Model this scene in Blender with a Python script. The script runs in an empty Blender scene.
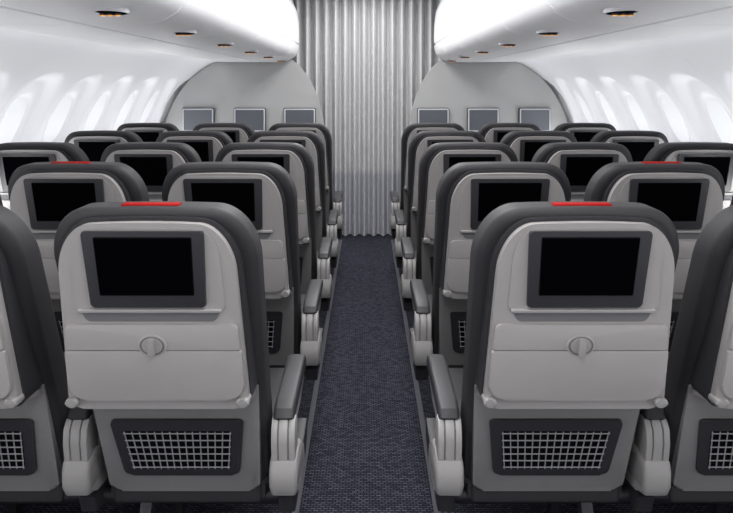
import bpy, bmesh, math
from mathutils import Matrix, Vector
S = bpy.context.scene
S.view_settings.view_transform = 'Standard'
COL = S.collection

# ---------------- materials ----------------
def mat(name, col, rough=0.5, spec=0.5, emit=0, bump=0, bscale=200, var=0.0, metallic=0):
    m = bpy.data.materials.new(name); m.use_nodes = True
    nt = m.node_tree; b = nt.nodes['Principled BSDF']
    c = (*[((x/255)**2.2) for x in col], 1)
    b.inputs['Base Color'].default_value = c
    b.inputs['Roughness'].default_value = rough
    b.inputs['Specular IOR Level'].default_value = spec
    b.inputs['Metallic'].default_value = metallic
    if emit:
        b.inputs['Emission Color'].default_value = (1, 1, 1, 1)
        b.inputs['Emission Strength'].default_value = emit
    tc = nt.nodes.new('ShaderNodeTexCoord')
    nz = nt.nodes.new('ShaderNodeTexNoise'); nz.inputs['Scale'].default_value = bscale
    nt.links.new(tc.outputs['Object'], nz.inputs['Vector'])
    if var:
        mx = nt.nodes.new('ShaderNodeMix'); mx.data_type = 'RGBA'
        mx.inputs[6].default_value = tuple(x*(1-var) for x in c[:3])+(1,)
        mx.inputs[7].default_value = tuple(min(1, x*(1+var)) for x in c[:3])+(1,)
        nt.links.new(nz.outputs['Fac'], mx.inputs[0])
        nt.links.new(mx.outputs[2], b.inputs['Base Color'])
    if bump:
        bp = nt.nodes.new('ShaderNodeBump'); bp.inputs['Strength'].default_value = bump
        bp.inputs['Distance'].default_value = 0.002
        nt.links.new(nz.outputs['Fac'], bp.inputs['Height'])
        nt.links.new(bp.outputs['Normal'], b.inputs['Normal'])
    return m

M_SHELL = mat('shell_grey_plastic', (150, 147, 146), 0.42, 0.35, var=0.03, bscale=30)
M_LOW = mat('shaded_grey_plastic', (128, 126, 126), 0.45, 0.35, var=0.03, bscale=30)  # shell grey darkened: shadow on the lower panel put into the colour
M_TRAY = mat('tray_grey_plastic', (155, 152, 151), 0.45, 0.35, var=0.02, bscale=30)
M_DARK = mat('charcoal_upholstery', (52, 51, 53), 0.6, 0.25, bump=0.3, bscale=400, var=0.1)
M_FRAME = mat('dark_frame_plastic', (54, 54, 57), 0.45, 0.3, var=0.03, bscale=40)
M_SCREEN = mat('screen_glass', (12, 12, 14), 0.5, 0.0, var=0.05, bscale=5)
M_ARM = mat('armrest_light_plastic', (148, 146, 145), 0.4, 0.4, var=0.02, bscale=30)
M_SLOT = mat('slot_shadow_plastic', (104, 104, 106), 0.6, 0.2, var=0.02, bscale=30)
M_RED = mat('red_tag', (140, 22, 20), 0.7, 0.1, var=0.05)
M_NET = mat('net_cord', (142, 142, 144), 0.6, 0.3, var=0.05)
M_BLACK = mat('black_recess', (24, 24, 26), 0.8, 0.0, var=0.05)
M_METAL = mat('leg_metal', (60, 60, 64), 0.4, 0.5, metallic=0.6, var=0.05)
SEATM = [M_SHELL, M_TRAY, M_DARK, M_FRAME, M_SCREEN, M_ARM, M_SLOT, M_RED, M_NET, M_BLACK, M_METAL, M_LOW]
SH, TR, DK, FR, SC, AR, SL, RD, NT, BK, MT, LO = range(12)

# ---------------- mesh builder ----------------
class MB:
    def __init__(s): s.v = []; s.f = []; s.m = []
    def add(s, bm, mi):
        bmesh.ops.recalc_face_normals(bm, faces=bm.faces[:])
        bm.verts.index_update()
        o = len(s.v)
        s.v += [v.co[:] for v in bm.verts]
        for f in bm.faces:
            s.f.append([o+v.index for v in f.verts]); s.m.append(mi)
        bm.free()
    def mesh(s, name, mats, ang=35):
        me = bpy.data.meshes.new(name)
        me.from_pydata(s.v, [], s.f)
        for m in mats: me.materials.append(m)
        me.polygons.foreach_set('material_index', s.m)
        me.polygons.foreach_set('use_smooth', [True]*len(s.f))
        me.update()
        me.set_sharp_from_angle(angle=math.radians(ang))
        return me

def obj(name, me, loc=(0, 0, 0), parent=None):
    o = bpy.data.objects.new(name, me); o.location = loc; COL.objects.link(o)
    if parent: o.parent = parent
    return o

def rr(hb, ht, z0, z1, rb, rt, n=8, rtx=None, rbx=None, arch=0.0):
    rtx = rtx or rt; rbx = rbx or rb
    pts = []
    for cx, cz, rx, rz, a0 in ((ht-rtx, z1-rt, rtx, rt, 0), (-(ht-rtx), z1-rt, rtx, rt, 90),
                               (-(ht-rbx), z0+rb, rbx, rb, 180), (ht-rbx, z0+rb, rbx, rb, 270)):
        for i in range(n+1):
            a = math.radians(a0+90*i/n)
            pts.append((cx+rx*math.cos(a), cz+rz*math.sin(a)))
        if a0 == 0 and arch:
            w = ht-rtx
            for i in range(1, 8):
                pts.append((w-2*w*i/8, z1))
    out = []
    for u, v in pts:
        t = (v-z0)/(z1-z0)
        k = (hb+(ht-hb)*t)/ht
        if arch: v = v-arch*(u/ht)**2*max(0, (t-0.5)*2)
        out.append((u*k, v))
    return out

def dedupe(p):
    q = []
    for a in p:
        if not q or (abs(a[0]-q[-1][0])+abs(a[1]-q[-1][1])) > 1e-5: q.append(a)
    if abs(q[0][0]-q[-1][0])+abs(q[0][1]-q[-1][1]) < 1e-5: q.pop()
    return q

def prism(outline, fr, ff, bev=0.004, seg=3, both=False, dx=0):
    o = dedupe(outline); bm = bmesh.new()
    a = [bm.verts.new((u+dx, fr(v), v)) for u, v in o]
    b = [bm.verts.new((u+dx, ff(v), v)) for u, v in o]
    n = len(o)
    bm.faces.new(a); bm.faces.new(b[::-1])
    for i in range(n): bm.faces.new((a[i], a[(i+1) % n], b[(i+1) % n], b[i]))
    if bev:
        ed = [e for e in bm.edges if (e.verts[0] in a and e.verts[1] in a) or (both and e.verts[0] in b and e.verts[1] in b)]
        bmesh.ops.bevel(bm, geom=ed, offset=bev, segments=seg, affect='EDGES', profile=0.5, clamp_overlap=True)
    return bm

def pillow(outline_fn, fr, ff, r, seg=8):
    """slab with fully rounded front/back rims built by insetting the outline"""
    bm = bmesh.new(); rings = []
    for k in range(2*seg+2):
        if k <= seg:
            a = math.pi/2*k/seg; ins = r*(1-math.sin(a)); d = r*(1-math.cos(a)); base = 0
        else:
            a = math.pi/2*(k-seg-1)/seg; ins = r*(1-math.cos(a)); d = r*(1-math.sin(a)); base = 1
        o = dedupe(outline_fn(ins))
        rings.append([bm.verts.new((u, (fr(v)+d) if base == 0 else (ff(v)-d), v)) for u, v in o])
    n = len(rings[0])
    for p, q in zip(rings[:-1], rings[1:]):
        for i in range(n): bm.faces.new((p[i], p[(i+1) % n], q[(i+1) % n], q[i]))
    bm.faces.new(rings[0]); bm.faces.new(rings[-1][::-1])
    return bm

def prism_x(outline, x0, x1, bev=0.004, seg=3):
    o = dedupe(outline); bm = bmesh.new()
    a = [bm.verts.new((x0, y, z)) for y, z in o]; b = [bm.verts.new((x1, y, z)) for y, z in o]
    n = len(o)
    bm.faces.new(a); bm.faces.new(b[::-1])
    for i in range(n): bm.faces.new((a[i], a[(i+1) % n], b[(i+1) % n], b[i]))
    if bev:
        A = set(a); B = set(b)
        ed = [e for e in bm.edges if (e.verts[0] in A and e.verts[1] in A) or (e.verts[0] in B and e.verts[1] in B)]
        bmesh.ops.bevel(bm, geom=ed, offset=bev, segments=seg, affect='EDGES', profile=0.5, clamp_overlap=True)
    return bm

def box(x0, x1, y0, y1, z0, z1, bev=0.003, seg=2):
    bm = bmesh.new(); bmesh.ops.create_cube(bm, size=1)
    for v in bm.verts:
        v.co = Vector(((x0+x1)/2+v.co.x*(x1-x0), (y0+y1)/2+v.co.y*(y1-y0), (z0+z1)/2+v.co.z*(z1-z0)))
    if bev: bmesh.ops.bevel(bm, geom=bm.edges[:], offset=bev, segments=seg, affect='EDGES', profile=0.5)
    return bm

def cyl(p0, p1, r, n=16, r2=None):
    p0 = Vector(p0); p1 = Vector(p1); d = p1-p0
    bm = bmesh.new()
    bmesh.ops.create_cone(bm, cap_ends=True, segments=n, radius1=r, radius2=r2 or r, depth=d.length)
    q = Vector((0, 0, 1)).rotation_difference(d.normalized()).to_matrix().to_4x4()
    bmesh.ops.transform(bm, matrix=Matrix.Translation((p0+p1)/2) @ q, verts=bm.verts)
    return bm

# ---------------- seat ----------------
Y0 = 1.42
def P(z, w=0.0): return 1.430+(1.13-z)*0.27-w-Y0
def C(z, w=0.0): return 1.452+(1.143-z)*0.460-w-Y0
def L(z, w=0.0): return 1.655+(0.70-z)*0.37-w-Y0

def build_seat(outer_arm, red=False):
    B = MB()
    # upholstered back cushion, fully rounded rim
    B.add(pillow(lambda i: rr(0.214-i, 0.224-i, 0.40+i, 1.144-i, max(0.05-i, 0.01), 0.125-i*0.8, 14, rtx=0.090-i*0.8, arch=0.008),
                 lambda z: C(z, 0.0), lambda z: C(z, -0.110), 0.026, 8), DK)
    B.add(prism(rr(0.17, 0.175, 0.93, 1.12, 0.05, 0.08, 10), lambda z: C(z, -0.09), lambda z: C(z, -0.135), 0.02, 4, True), DK)
    # dark intermediate body (wedge)
    B.add(prism(rr(0.203, 0.190, 0.672, 1.126, 0.03, 0.112, 14, rtx=0.076, arch=0.008), lambda z: P(z, -0.022), lambda z: C(z, -0.03), 0.006, 3), FR)
    # light shell
    B.add(prism(rr(0.200, 0.181, 0.680, 1.117, 0.035, 0.108, 14, rtx=0.068, arch=0.008), lambda z: P(z, 0), lambda z: P(z, -0.030), 0.010, 5), SH)
    # fascia around monitor: softly raised
    B.add(prism(rr(0.160, 0.152, 0.922, 1.106, 0.014, 0.070, 14, rtx=0.045, arch=0.004), lambda z: P(z, 0.003), lambda z: P(z, -0.01), 0.0028, 4), SH)
    # lip & slot below monitor
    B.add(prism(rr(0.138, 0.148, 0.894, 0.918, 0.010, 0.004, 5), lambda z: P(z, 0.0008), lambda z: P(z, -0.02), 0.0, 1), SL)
    B.add(prism(rr(0.152, 0.154, 0.916, 0.925, 0.004, 0.004, 4), lambda z: P(z, 0.009), lambda z: P(z, -0.01), 0.003, 3), TR)
    # monitor bezel
    B.add(prism(rr(0.121, 0.126, 0.930, 1.100, 0.008, 0.006, 6), lambda z: P(z, 0.012), lambda z: P(z, 0.0), 0.003, 3), FR)
    B.add(prism(rr(0.099, 0.101, 0.958, 1.088, 0.003, 0.003, 4), lambda z: P(z, 0.0135), lambda z: P(z, 0.01), 0.0006, 1), BK)
    B.add(prism(rr(0.097, 0.099, 0.961, 1.085, 0.002, 0.002, 3), lambda z: P(z, 0.0145), lambda z: P(z, 0.01), 0.0004, 1), SC)
    # tray: latch strip and folding table
    B.add(prism(rr(0.188, 0.183, 0.829, 0.889, 0.003, 0.010, 5), lambda z: P(z, 0.008), lambda z: P(z, -0.01), 0.004, 3), TR)
    B.add(prism(rr(0.193, 0.190, 0.706, 0.8272, 0.038, 0.004, 8), lambda z: P(z, 0.010), lambda z: P(z, -0.01), 0.005, 4), TR)
    # latch: round dish + turn knob
    zc = 0.840
    def disc(r, h): return [(r*math.cos(a*math.pi/16)*h, zc+r*math.sin(a*math.pi/16)) for a in range(32)]
    B.add(prism(disc(0.025, 1.25), lambda z: P(z, 0.0113), lambda z: P(z, 0.0), 0.0012, 2), TR)
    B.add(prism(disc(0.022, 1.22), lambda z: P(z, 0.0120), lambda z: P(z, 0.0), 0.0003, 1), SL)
    B.add(prism(disc(0.0195, 1.15), lambda z: P(z, 0.0128), lambda z: P(z, 0.0), 0.001, 1), SH)
    B.add(prism(rr(0.0080, 0.0055, zc-0.022, zc+0.019, 0.007, 0.005, 6), lambda z: P(z, 0.024), lambda z: P(z, 0.005), 0.003, 3), AR)
    # tray hinge pivots and links
    for s in (-1, 1):
        B.add(prism(rr(0.014, 0.014, 0.690, 0.711, 0.009, 0.009, 6), lambda z: P(z, 0.015), lambda z: P(z, -0.04), 0.004, 3, dx=s*0.188), AR)
        B.add(prism_x([(P(0.70)+0.0, 0.692), (P(0.70)+0.0, 0.706), (L(0.68)+0.02, 0.672), (L(0.66)+0.02, 0.655)], s*0.190-0.005, s*0.190+0.005, 0.002), SH)
    # underside behind the tray
    B.add(prism(rr(0.185, 0.19, 0.665, 0.70, 0.01, 0.01, 3), lambda z: P(z, -0.03), lambda z: C(z, -0.02), 0.003, 2), SH)
    # lower back panel
    B.add(prism(rr(0.190, 0.203, 0.365, 0.695, 0.03, 0.01, 8), lambda z: L(z, 0.0), lambda z: L(z, -0.05), 0.010, 4), LO)
    B.add(prism(rr(0.207, 0.214, 0.375, 0.69, 0.03, 0.01, 8), lambda z: L(z, -0.025), lambda z: L(z, -0.09), 0.010, 3), FR)
    B.add(prism(rr(0.016, 0.016, 0.640, 0.650, 0.002, 0.002, 2), lambda z: L(z, 0.001), lambda z: L(z, -0.01), 0, 1), AR)
    # mesh pocket
    fo = rr(0.143, 0.162, 0.422, 0.590, 0.022, 0.012, 8)
    B.add(prism(fo, lambda z: L(z, 0.010), lambda z: L(z, -0.01), 0.004, 3), FR)
    B.add(prism(rr(0.120, 0.132, 0.444, 0.558, 0.010, 0.006, 6), lambda z: L(z, 0.0106), lambda z: L(z, 0.0), 0, 1), BK)
    nx = 15
    for i in range(nx):
        t = -1+2*i/(nx-1)
        xb, xt = t*0.117, t*0.129
        B.add(cyl((xb, L(0.445, 0.0125), 0.445), (xt, L(0.557, 0.0125), 0.557), 0.0015, 6), NT)
    for j in range(6):
        z = 0.451+j*0.0204; h = 0.120+0.012*(z-0.444)/0.114
        B.add(cyl((-h, L(z, 0.014), z), (h, L(z, 0.014), z), 0.0015, 6), NT)
    if red:
        B.add(box(-0.062, 0.062, C(1.143)+0.028, C(1.143)+0.056, 1.139, 1.1475, 0.003), RD)
    # seat bottom cushion + pan
    B.add(prism_x([(y-Y0, z) for y, z in ((1.80, .37), (1.80, .46), (1.84, .485), (2.20, .495), (2.27, .48), (2.29, .44), (2.27, .39), (2.2, .365))], -0.213, 0.213, 0.018, 4), DK)
    B.add(prism_x([(y-Y0, z) for y, z in ((1.80, .335), (1.80, .37), (2.22, .37), (2.22, .345), (2.1, .325))], -0.20, 0.20, 0.006, 2), FR)
    B.add(box(-0.19, 0.19, 1.79-Y0, 1.83-Y0, 0.325, 0.375, 0.010, 3), DK)
    # beams and legs
    for yb in (1.86, 2.12):
        B.add(cyl((-0.2549, yb-Y0, 0.31), (0.2549, yb-Y0, 0.31), 0.022, 14), MT)
    for xl in (-0.12,):
        B.add(prism_x([(y-Y0, z) for y, z in ((1.84, .31), (1.88, .31), (1.80, .03), (1.80, 0), (1.73, 0), (1.73, .03))], xl-0.016, xl+0.016, 0.004), MT)
        B.add(prism_x([(y-Y0, z) for y, z in ((2.10, .31), (2.14, .31), (2.20, .0), (2.16, .0))], xl-0.016, xl+0.016, 0.004), MT)
        B.add(prism_x([(y-Y0, z) for y, z in ((1.73, 0), (1.73, .022), (2.2, .022), (2.2, 0))], xl-0.022, xl+0.022, 0.003), MT)
    # armrests
    arms = [0.255]+([-0.255] if outer_arm else [])
    for xa in arms:
        hw = 0.026
        def yz(l): return [(y-Y0, z) for y, z in l]
        B.add(prism_x(yz([(1.735, .560), (1.722, .578), (1.735, .596), (1.78, .606), (2.04, .606), (2.075, .600), (2.09, .58), (2.07, .562)]), xa-hw, xa+hw, 0.009, 4), FR)
        B.add(prism_x(yz([(1.75, .528), (1.75, .561), (2.05, .561), (2.04, .545), (1.93, .528)]), xa-hw+0.003, xa+hw-0.003, 0.005, 3), AR)
        # rear pivot housing (vertical, ribbed)
        ph = yz([(1.722, .45), (1.708, .52), (1.712, .555), (1.728, .572), (1.75, .574), (1.775, .56), (1.79, .53), (1.79, .44)])
        ph2 = yz([(1.724, .45), (1.711, .52), (1.715, .552), (1.731, .569), (1.75, .571), (1.772, .555), (1.787, .53), (1.787, .44)])
        for x0, x1 in ((-0.029, -0.014), (-0.011, 0.011), (0.014, 0.029)):
            B.add(prism_x(ph, xa+x0, xa+x1, 0.002, 2), AR)
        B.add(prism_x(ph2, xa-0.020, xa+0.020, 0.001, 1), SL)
        # lower side housing, sweeping forwards
        B.add(prism_x(yz([(1.765, .375), (1.725, .385), (1.708, .41), (1.706, .45), (1.715, .475), (1.77, .485), (1.84, .47), (1.92, .42), (1.95, .37), (1.92, .345)]), xa-0.034, xa+0.034, 0.012, 5), AR)
        B.add(prism_x(yz([(1.722, .405), (1.717, .43), (1.722, .455), (1.77, .465), (1.83, .452), (1.87, .41), (1.84, .395)]), xa-0.0355, xa+0.0355, 0.003, 2), LO)
        B.add(prism_x(yz([(1.80, .30), (1.78, .35), (2.16, .37), (2.16, .32), (2.1, .29)]), xa-0.022, xa+0.022, 0.005, 2), FR)
    return B.mesh('airline_seat_mesh', SEATM)

seat_me = build_seat(False); seat_win = build_seat(True); seat_red = build_seat(False, True)
XA, DX, PITCH = 0.46, 0.51, 0.80
for r in range(5):
    for s in (-1, 1):
        for k in range(3):
            me = seat_win if k == 2 else seat_me
            if (r == 0 and k == 0) or (r == 1 and k == 1): me = seat_red
            o = obj('airline_seat', me, (s*(XA+k*DX), Y0+r*PITCH, 0))
            if s == 1: o.scale.x = -1

# ---------------- cabin shell ----------------
M_WALL = mat('sidewall_white', (234, 234, 238), 0.5, 0.25, var=0.01, bscale=3)
M_BIN = mat('bin_white', (242, 242, 244), 0.4, 0.35, var=0.01, bscale=3)
M_LINE = mat('panel_gap_grey', (190, 190, 194), 0.6, 0.2, var=0.02)
M_BULK = mat('bulkhead_grey', (164, 164, 164), 0.55, 0.25, var=0.03, bscale=4)
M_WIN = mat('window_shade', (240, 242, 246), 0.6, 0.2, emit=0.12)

YB, YF = -1.6, 6.9
prof = [(1.70, 0.0), (1.79, 0.25), (1.85, 0.55), (1.865, 0.80), (1.845, 0.98), (1.79, 1.16), (1.70, 1.33), (1.58, 1.47), (1.44, 1.575), (1.36, 1.61)]
def catmull(p, n):
    out = []
    for i in range(len(p)-1):
        p0 = p[max(i-1, 0)]; p1 = p[i]; p2 = p[i+1]; p3 = p[min(i+2, len(p)-1)]
        for j in range(n):
            t = j/n
            out.append(tuple(0.5*((2*p1[k])+(-p0[k]+p2[k])*t+(2*p0[k]-5*p1[k]+4*p2[k]-p3[k])*t*t+(-p0[k]+3*p1[k]-3*p2[k]+p3[k])*t**3) for k in (0, 1)))
    out.append(p[-1]); return out
cs = catmull(prof, 12)
arc = [0]
for i in range(1, len(cs)): arc.append(arc[-1]+math.dist(cs[i], cs[i-1]))
def at_h(h):
    for i in range(len(cs)-1):
        if cs[i][1] <= h <= cs[i+1][1]:
            t = (h-cs[i][1])/(cs[i+1][1]-cs[i][1]); return arc[i]+t*(arc[i+1]-arc[i])
sc = at_h(1.17)
WP = 0.56
WY = [ -0.9+WP*i for i in range(14)]
def smooth(a, b, x):
    t = max(0, min(1, (x-a)/(b-a))); return t*t*(3-2*t)
def nrm(i):
    a = cs[max(i-1, 0)]; b = cs[min(i+1, len(cs)-1)]
    dx, dz = b[0]-a[0], b[1]-a[1]; l = math.hypot(dx, dz)
    return (dz/l, -dx/l)
def recess(y, s):
    d = 0
    k = round((y-WY[0])/WP); yc = WY[0]+k*WP
    r = ((abs(y-yc)/0.250)**2.6+(abs(s-sc)/0.36)**2.6)**(1/2.6)
    d += 0.045*(1-smooth(0.72, 1.0, r))
    ri = ((abs(y-yc)/0.125)**2.6+(abs(s-sc)/0.18)**2.6)**(1/2.6)
    d += 0.016*(1-smooth(0.85, 1.0, ri))
    g = abs(abs(y-yc)-WP/2)
    d += 0.008*(1-smooth(0.003, 0.010, g))
    return d
for s, nm in ((-1, 'left'), (1, 'right')):
    ny = int((YF-YB)/0.0175)
    V = []; F = []
    for j in range(ny+1):
        y = YB+(YF-YB)*j/ny
        for i in range(len(cs)):
            n = nrm(i); d = recess(y, arc[i])
            V.append((s*(cs[i][0]+n[0]*d), y, cs[i][1]+n[1]*d))
    m = len(cs)
    for j in range(ny):
        for i in range(m-1):
            q = (j*m+i, j*m+i+1, (j+1)*m+i+1, (j+1)*m+i)
            F.append(q if s > 0 else q[::-1])
    me = bpy.data.meshes.new('wall'); me.from_pydata(V, [], F); me.materials.append(M_WALL)
    me.polygons.foreach_set('use_smooth', [True]*len(F)); me.update()
    obj('wall_'+nm, me)
    ic = min(range(m), key=lambda i: abs(arc[i]-sc))
    n = nrm(ic); t = (-n[1], n[0])
    for k, yc in enumerate(WY):
        if yc > YF-0.1: continue
        bm = bmesh.new()
        ring = []
        for a in range(36):
            A = a*math.pi/18; ca, sa = math.cos(A), math.sin(A)
            du = 0.105*math.copysign(abs(ca)**0.75, ca); dv = 0.155*math.copysign(abs(sa)**0.75, sa)
            ring.append((du, dv))
        def pt(du, dv, d):
            return (s*(cs[ic][0]+n[0]*d+t[0]*dv), yc+du, cs[ic][1]+n[1]*d+t[1]*dv)
        a_ = [bm.verts.new(pt(u, v, 0.050)) for u, v in ring]
        b_ = [bm.verts.new(pt(u, v, 0.068)) for u, v in ring]
        bm.faces.new(a_); bm.faces.new(b_[::-1])
        for i in range(36): bm.faces.new((a_[i], a_[(i+1) % 36], b_[(i+1) % 36], b_[i]))
        mb = MB(); mb.add(bm, 0)
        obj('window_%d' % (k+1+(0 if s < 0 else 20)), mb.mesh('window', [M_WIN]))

# overhead bins
bp = [(1.37, 1.61), (1.20, 1.607), (0.963, 1.604), (0.958, 1.618), (0.945, 1.618), (0.94, 1.604), (0.80, 1.606), (0.74, 1.612), (0.69, 1.626), (0.65, 1.650), (0.625, 1.682), (0.612, 1.72),
      (0.608, 1.755), (0.620, 1.760), (0.620, 1.770), (0.607, 1.775), (0.606, 1.85), (0.61, 1.95), (0.625, 2.06), (0.66, 2.14), (0.70, 2.25)]
bins = {}
for s, nm in ((-1, 'left'), (1, 'right')):
    V = []; F = []
    ys = [YB]
    y = YB
    while y < 6.27:
        y2 = min(y+PITCH, 6.28)
        ys += [y2-0.010, y2-0.005, y2]; y = y2
    m = len(bp)
    for j, yy in enumerate(ys):
        inset = 0.010 if (j % 3 == 2 and j < len(ys)-2) else 0
        for i, (x, z) in enumerate(bp):
            a = bp[max(i-1, 0)]; b = bp[min(i+1, m-1)]
            dx, dz = b[0]-a[0], b[1]-a[1]; l = math.hypot(dx, dz)
            V.append((s*(x+(dz/l)*inset), yy, z+(-dx/l)*inset))
    for j in range(len(ys)-1):
        for i in range(m-1):
            q = (j*m+i, j*m+i+1, (j+1)*m+i+1, (j+1)*m+i); F.append(q if s > 0 else q[::-1])
    cap = [(len(ys)-1)*m+i for i in range(m)]
    V.append((s*1.37, 6.28, 2.25)); F.append(cap+[len(V)-1])
    me = bpy.data.meshes.new('bin'); me.from_pydata(V, [], F); me.materials.append(M_BIN)
    me.polygons.foreach_set('use_smooth', [True]*len(F)); me.update(); me.set_sharp_from_angle(angle=math.radians(40))
    bins[s] = obj('overhead_bin_'+nm, me)

# reading-light units
M_AMB = mat('amber_lens', (240, 150, 40), 0.3, 0.5)
M_AMB.node_tree.nodes['Principled BSDF'].inputs['Emission Color'].default_value = (1, 0.45, 0.08, 1)
M_AMB.node_tree.nodes['Principled BSDF'].inputs['Emission Strength'].default_value = 0.6
def oval(a, b, z0, z1, n=28):
    bm = bmesh.new()
    A = [bm.verts.new((a*math.cos(2*math.pi*i/n), b*math.sin(2*math.pi*i/n), z0)) for i in range(n)]
    B_ = [bm.verts.new((a*math.cos(2*math.pi*i/n), b*math.sin(2*math.pi*i/n), z1)) for i in range(n)]
    bm.faces.new(A); bm.faces.new(B_[::-1])
    for i in range(n): bm.faces.new((A[i], A[(i+1) % n], B_[(i+1) % n], B_[i]))
    return bm
B = MB()
B.add(oval(0.052, 0.064, -0.002, 0.01), 0)
B.add(oval(0.044, 0.056, -0.0035, 0.01), 1)
for dx in (-0.022, 0.0, 0.022):
    B.add(cyl((dx, 0, -0.009), (dx, 0, 0.0), 0.009, 14), 2)
    B.add(cyl((dx, 0, -0.0115), (dx, 0, -0.008), 0.0075, 14), 3)
lamp_me = B.mesh('reading_light', [M_LINE, M_BLACK, M_METAL, M_AMB])
for r in range(-1, 6):
    for s in (-1, 1):
        obj('reading_light_%d' % (r+2), lamp_me, (s*0.745, 2.03+r*0.81, 1.612), bins[s])

cb = MB()
cb.add(box(-1.4, 1.4, YB, YF, 2.25, 2.29, 0), 0)
obj('ceiling', cb.mesh('ceiling', [M_BIN]))
# floor
M_CARP = bpy.data.materials.new('carpet'); M_CARP.use_nodes = True
nt = M_CARP.node_tree; b = nt.nodes['Principled BSDF']; b.inputs['Roughness'].default_value = 0.95; b.inputs['Specular IOR Level'].default_value = 0.1
tc = nt.nodes.new('ShaderNodeTexCoord')
br = nt.nodes.new('ShaderNodeTexBrick'); br.inputs['Scale'].default_value = 24
br.inputs['Color1'].default_value = (0.032, 0.033, 0.048, 1); br.inputs['Color2'].default_value = (0.100, 0.100, 0.130, 1)
br.inputs['Mortar'].default_value = (0.010, 0.010, 0.017, 1); br.inputs['Mortar Size'].default_value = 0.05
nz = nt.nodes.new('ShaderNodeTexNoise'); nz.inputs['Scale'].default_value = 220
mx = nt.nodes.new('ShaderNodeMix'); mx.data_type = 'RGBA'; mx.blend_type = 'MULTIPLY'; mx.inputs[0].default_value = 0.55
rpc = nt.nodes.new('ShaderNodeValToRGB'); rpc.color_ramp.elements[0].position = 0.38; rpc.color_ramp.elements[0].color = (0.45, 0.45, 0.45, 1)
rpc.color_ramp.elements[1].position = 0.62; rpc.color_ramp.elements[1].color = (1, 1, 1, 1)
nt.links.new(tc.outputs['Object'], br.inputs['Vector']); nt.links.new(tc.outputs['Object'], nz.inputs['Vector'])
nt.links.new(nz.outputs['Fac'], rpc.inputs[0])
nt.links.new(br.outputs['Color'], mx.inputs[6]); nt.links.new(rpc.outputs[0], mx.inputs[7])
nt.links.new(mx.outputs[2], b.inputs['Base Color'])
bpn = nt.nodes.new('ShaderNodeBump'); bpn.inputs['Strength'].default_value = 0.6; bpn.inputs['Distance'].default_value = 0.003
nt.links.new(br.outputs['Fac'], bpn.inputs['Height']); nt.links.new(bpn.outputs['Normal'], b.inputs['Normal'])
fb = MB(); fb.add(box(-1.75, 1.75, YB, YF, -0.05, 0.0, 0), 0)
obj('floor', fb.mesh('floor', [M_CARP]))
M_TRK = mat('seat_track', (85, 85, 92), 0.5, 0.4, var=0.05)
for i, s in enumerate((-1, 1)):
    tb = MB(); tb.add(box(s*0.232-0.011, s*0.232+0.011, YB, 6.3, 0.0, 0.004, 0.001, 1), 0)
    obj('trim_%d' % (i+1), tb.mesh('trim', [M_TRK]))

# ---------------- bulkheads, monitors, curtain ----------------
YK = 6.3
outer = [(x-0.01, z) for x, z in cs if z > 0.02]
inner = [(0.95, 1.665), (0.80, 1.66), (0.70, 1.64), (0.62, 1.585), (0.555, 1.51), (0.49, 1.40), (0.44, 1.28), (0.40, 1.13), (0.37, 0.95), (0.345, 0.75), (0.335, 0.55), (0.33, 0.02)]
inn = catmull(inner, 5)
outline = [(0.33, 0.0)]+[(1.68, 0.0)]+outer+[(1.25, 1.66)]+inn
for s in (-1, 1):
    B = MB()
    B.add(prism([(s*x, z) for x, z in outline], lambda z: YK, lambda z: YK+0.045, 0.006, 2), 0)
    obj('bulkhead_partition', B.mesh('bulkhead', [M_BULK]))
M_MSC = mat('monitor_glass', (92, 95, 101), 0.15, 0.6, var=0.05, bscale=3)
M_MFR = mat('monitor_frame', (185, 186, 190), 0.4, 0.4, var=0.02)
B = MB()
B.add(prism(rr(0.144, 0.144, -0.109, 0.109, 0.014, 0.014, 5), lambda z: -0.020, lambda z: -0.0005, 0.004, 3), 2)
B.add(prism(rr(0.138, 0.138, -0.103, 0.103, 0.012, 0.012, 5), lambda z: -0.035, lambda z: -0.010, 0.004, 3), 0)
B.add(prism(rr(0.127, 0.127, -0.091, 0.092, 0.004, 0.004, 3), lambda z: -0.0365, lambda z: -0.02, 0.001, 1), 1)
mon_me = B.mesh('wall_monitor', [M_MFR, M_MSC, M_FRAME])
for s in (-1, 1):
    for x in (0.60, 1.05, 1.515):
        obj('wall_monitor', mon_me, (s*x, YK, 1.085))

M_CUR = bpy.data.materials.new('curtain_fabric'); M_CUR.use_nodes = True
nt = M_CUR.node_tree; b = nt.nodes['Principled BSDF']
b.inputs['Roughness'].default_value = 0.7; b.inputs['Specular IOR Level'].default_value = 0.2
tc = nt.nodes.new('ShaderNodeTexCoord'); sx = nt.nodes.new('ShaderNodeSeparateXYZ')
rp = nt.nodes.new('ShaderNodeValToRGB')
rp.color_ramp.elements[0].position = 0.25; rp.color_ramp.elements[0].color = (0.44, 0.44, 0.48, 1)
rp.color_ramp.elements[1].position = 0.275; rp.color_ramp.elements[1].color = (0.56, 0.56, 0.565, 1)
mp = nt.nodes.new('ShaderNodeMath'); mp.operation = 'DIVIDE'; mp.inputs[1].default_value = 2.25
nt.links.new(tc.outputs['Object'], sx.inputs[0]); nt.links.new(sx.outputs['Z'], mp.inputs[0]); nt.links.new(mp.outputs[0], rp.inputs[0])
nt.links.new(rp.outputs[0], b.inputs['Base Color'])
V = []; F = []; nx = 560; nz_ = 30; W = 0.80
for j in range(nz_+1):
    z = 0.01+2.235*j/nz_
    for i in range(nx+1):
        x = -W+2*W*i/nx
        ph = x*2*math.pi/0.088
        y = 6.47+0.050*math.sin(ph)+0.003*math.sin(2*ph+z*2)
        V.append((x, y, z))
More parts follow.
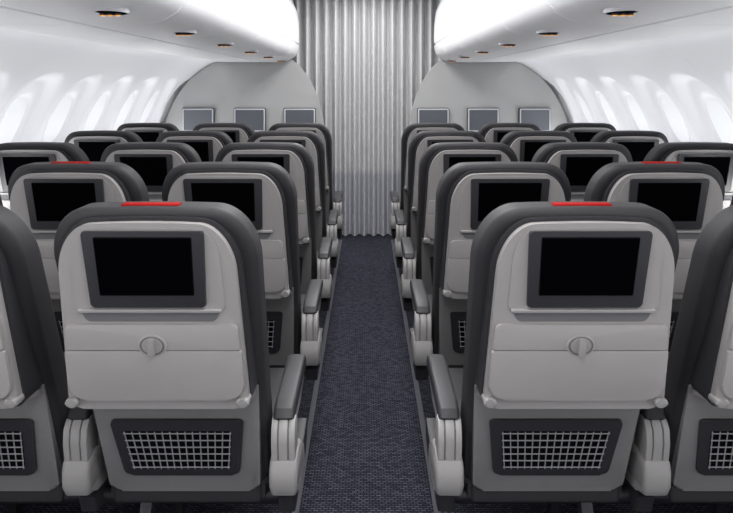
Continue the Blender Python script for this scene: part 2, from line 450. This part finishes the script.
for j in range(nz_):
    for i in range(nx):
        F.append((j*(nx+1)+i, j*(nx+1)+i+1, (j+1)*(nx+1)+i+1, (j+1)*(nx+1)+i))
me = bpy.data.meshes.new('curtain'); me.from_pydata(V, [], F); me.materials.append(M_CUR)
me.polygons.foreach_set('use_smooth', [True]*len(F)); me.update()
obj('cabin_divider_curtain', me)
wb = MB(); wb.add(box(-1.9, 1.9, YF, YF+0.05, 0, 2.25, 0), 0)
obj('wall_front', wb.mesh('wf', [M_WALL]))

# ---------------- lights ----------------
def area(name, loc, rot, sx, sy, p, col=(1, 1, 1)):
    l = bpy.data.lights.new(name, 'AREA'); l.shape = 'RECTANGLE'; l.size = sx; l.size_y = sy; l.energy = p; l.color = col
    o = bpy.data.objects.new(name, l); o.location = loc; o.rotation_euler = rot; COL.objects.link(o); return o
area('ceiling_light_strip', (0, 2.4, 2.235), (0, 0, 0), 0.5, 7.6, 105, (1.0, 0.995, 0.99))
for s in (-1, 1):
    area('sidewall_cove_light', (s*1.30, 2.4, 1.60), (0, s*math.radians(-25), 0), 0.10, 7.6, 8, (0.97, 0.98, 1.0))
    o = area('added_fill_uplight', (s*1.72, 2.6, 0.80), (0, 0, 0), 0.08, 7.6, 36, (0.98, 0.99, 1.0))  # added fill strip, hidden behind window seats, brightens walls and bin undersides
    d = Vector((-s*1.0, 0, 1)).normalized()
    z_ = -d; y_ = Vector((0, 1, 0)); x_ = y_.cross(z_)
    o.rotation_euler = Matrix((x_, y_, z_)).transposed().to_euler()
w = bpy.data.worlds.new('World'); S.world = w; w.use_nodes = True
w.node_tree.nodes['Background'].inputs[0].default_value = (0.98, 0.985, 1, 1)
w.node_tree.nodes['Background'].inputs[1].default_value = 0.9

# ---------------- camera ----------------
cam = bpy.data.cameras.new('camera'); co = bpy.data.objects.new('camera', cam); COL.objects.link(co)
co.location = (0, 0, 1.4); co.rotation_euler = (math.radians(90), 0, 0)
cam.sensor_width = 36; cam.lens = 36*698/733; cam.shift_y = -171.5/733; cam.clip_start = 0.02
S.camera = co
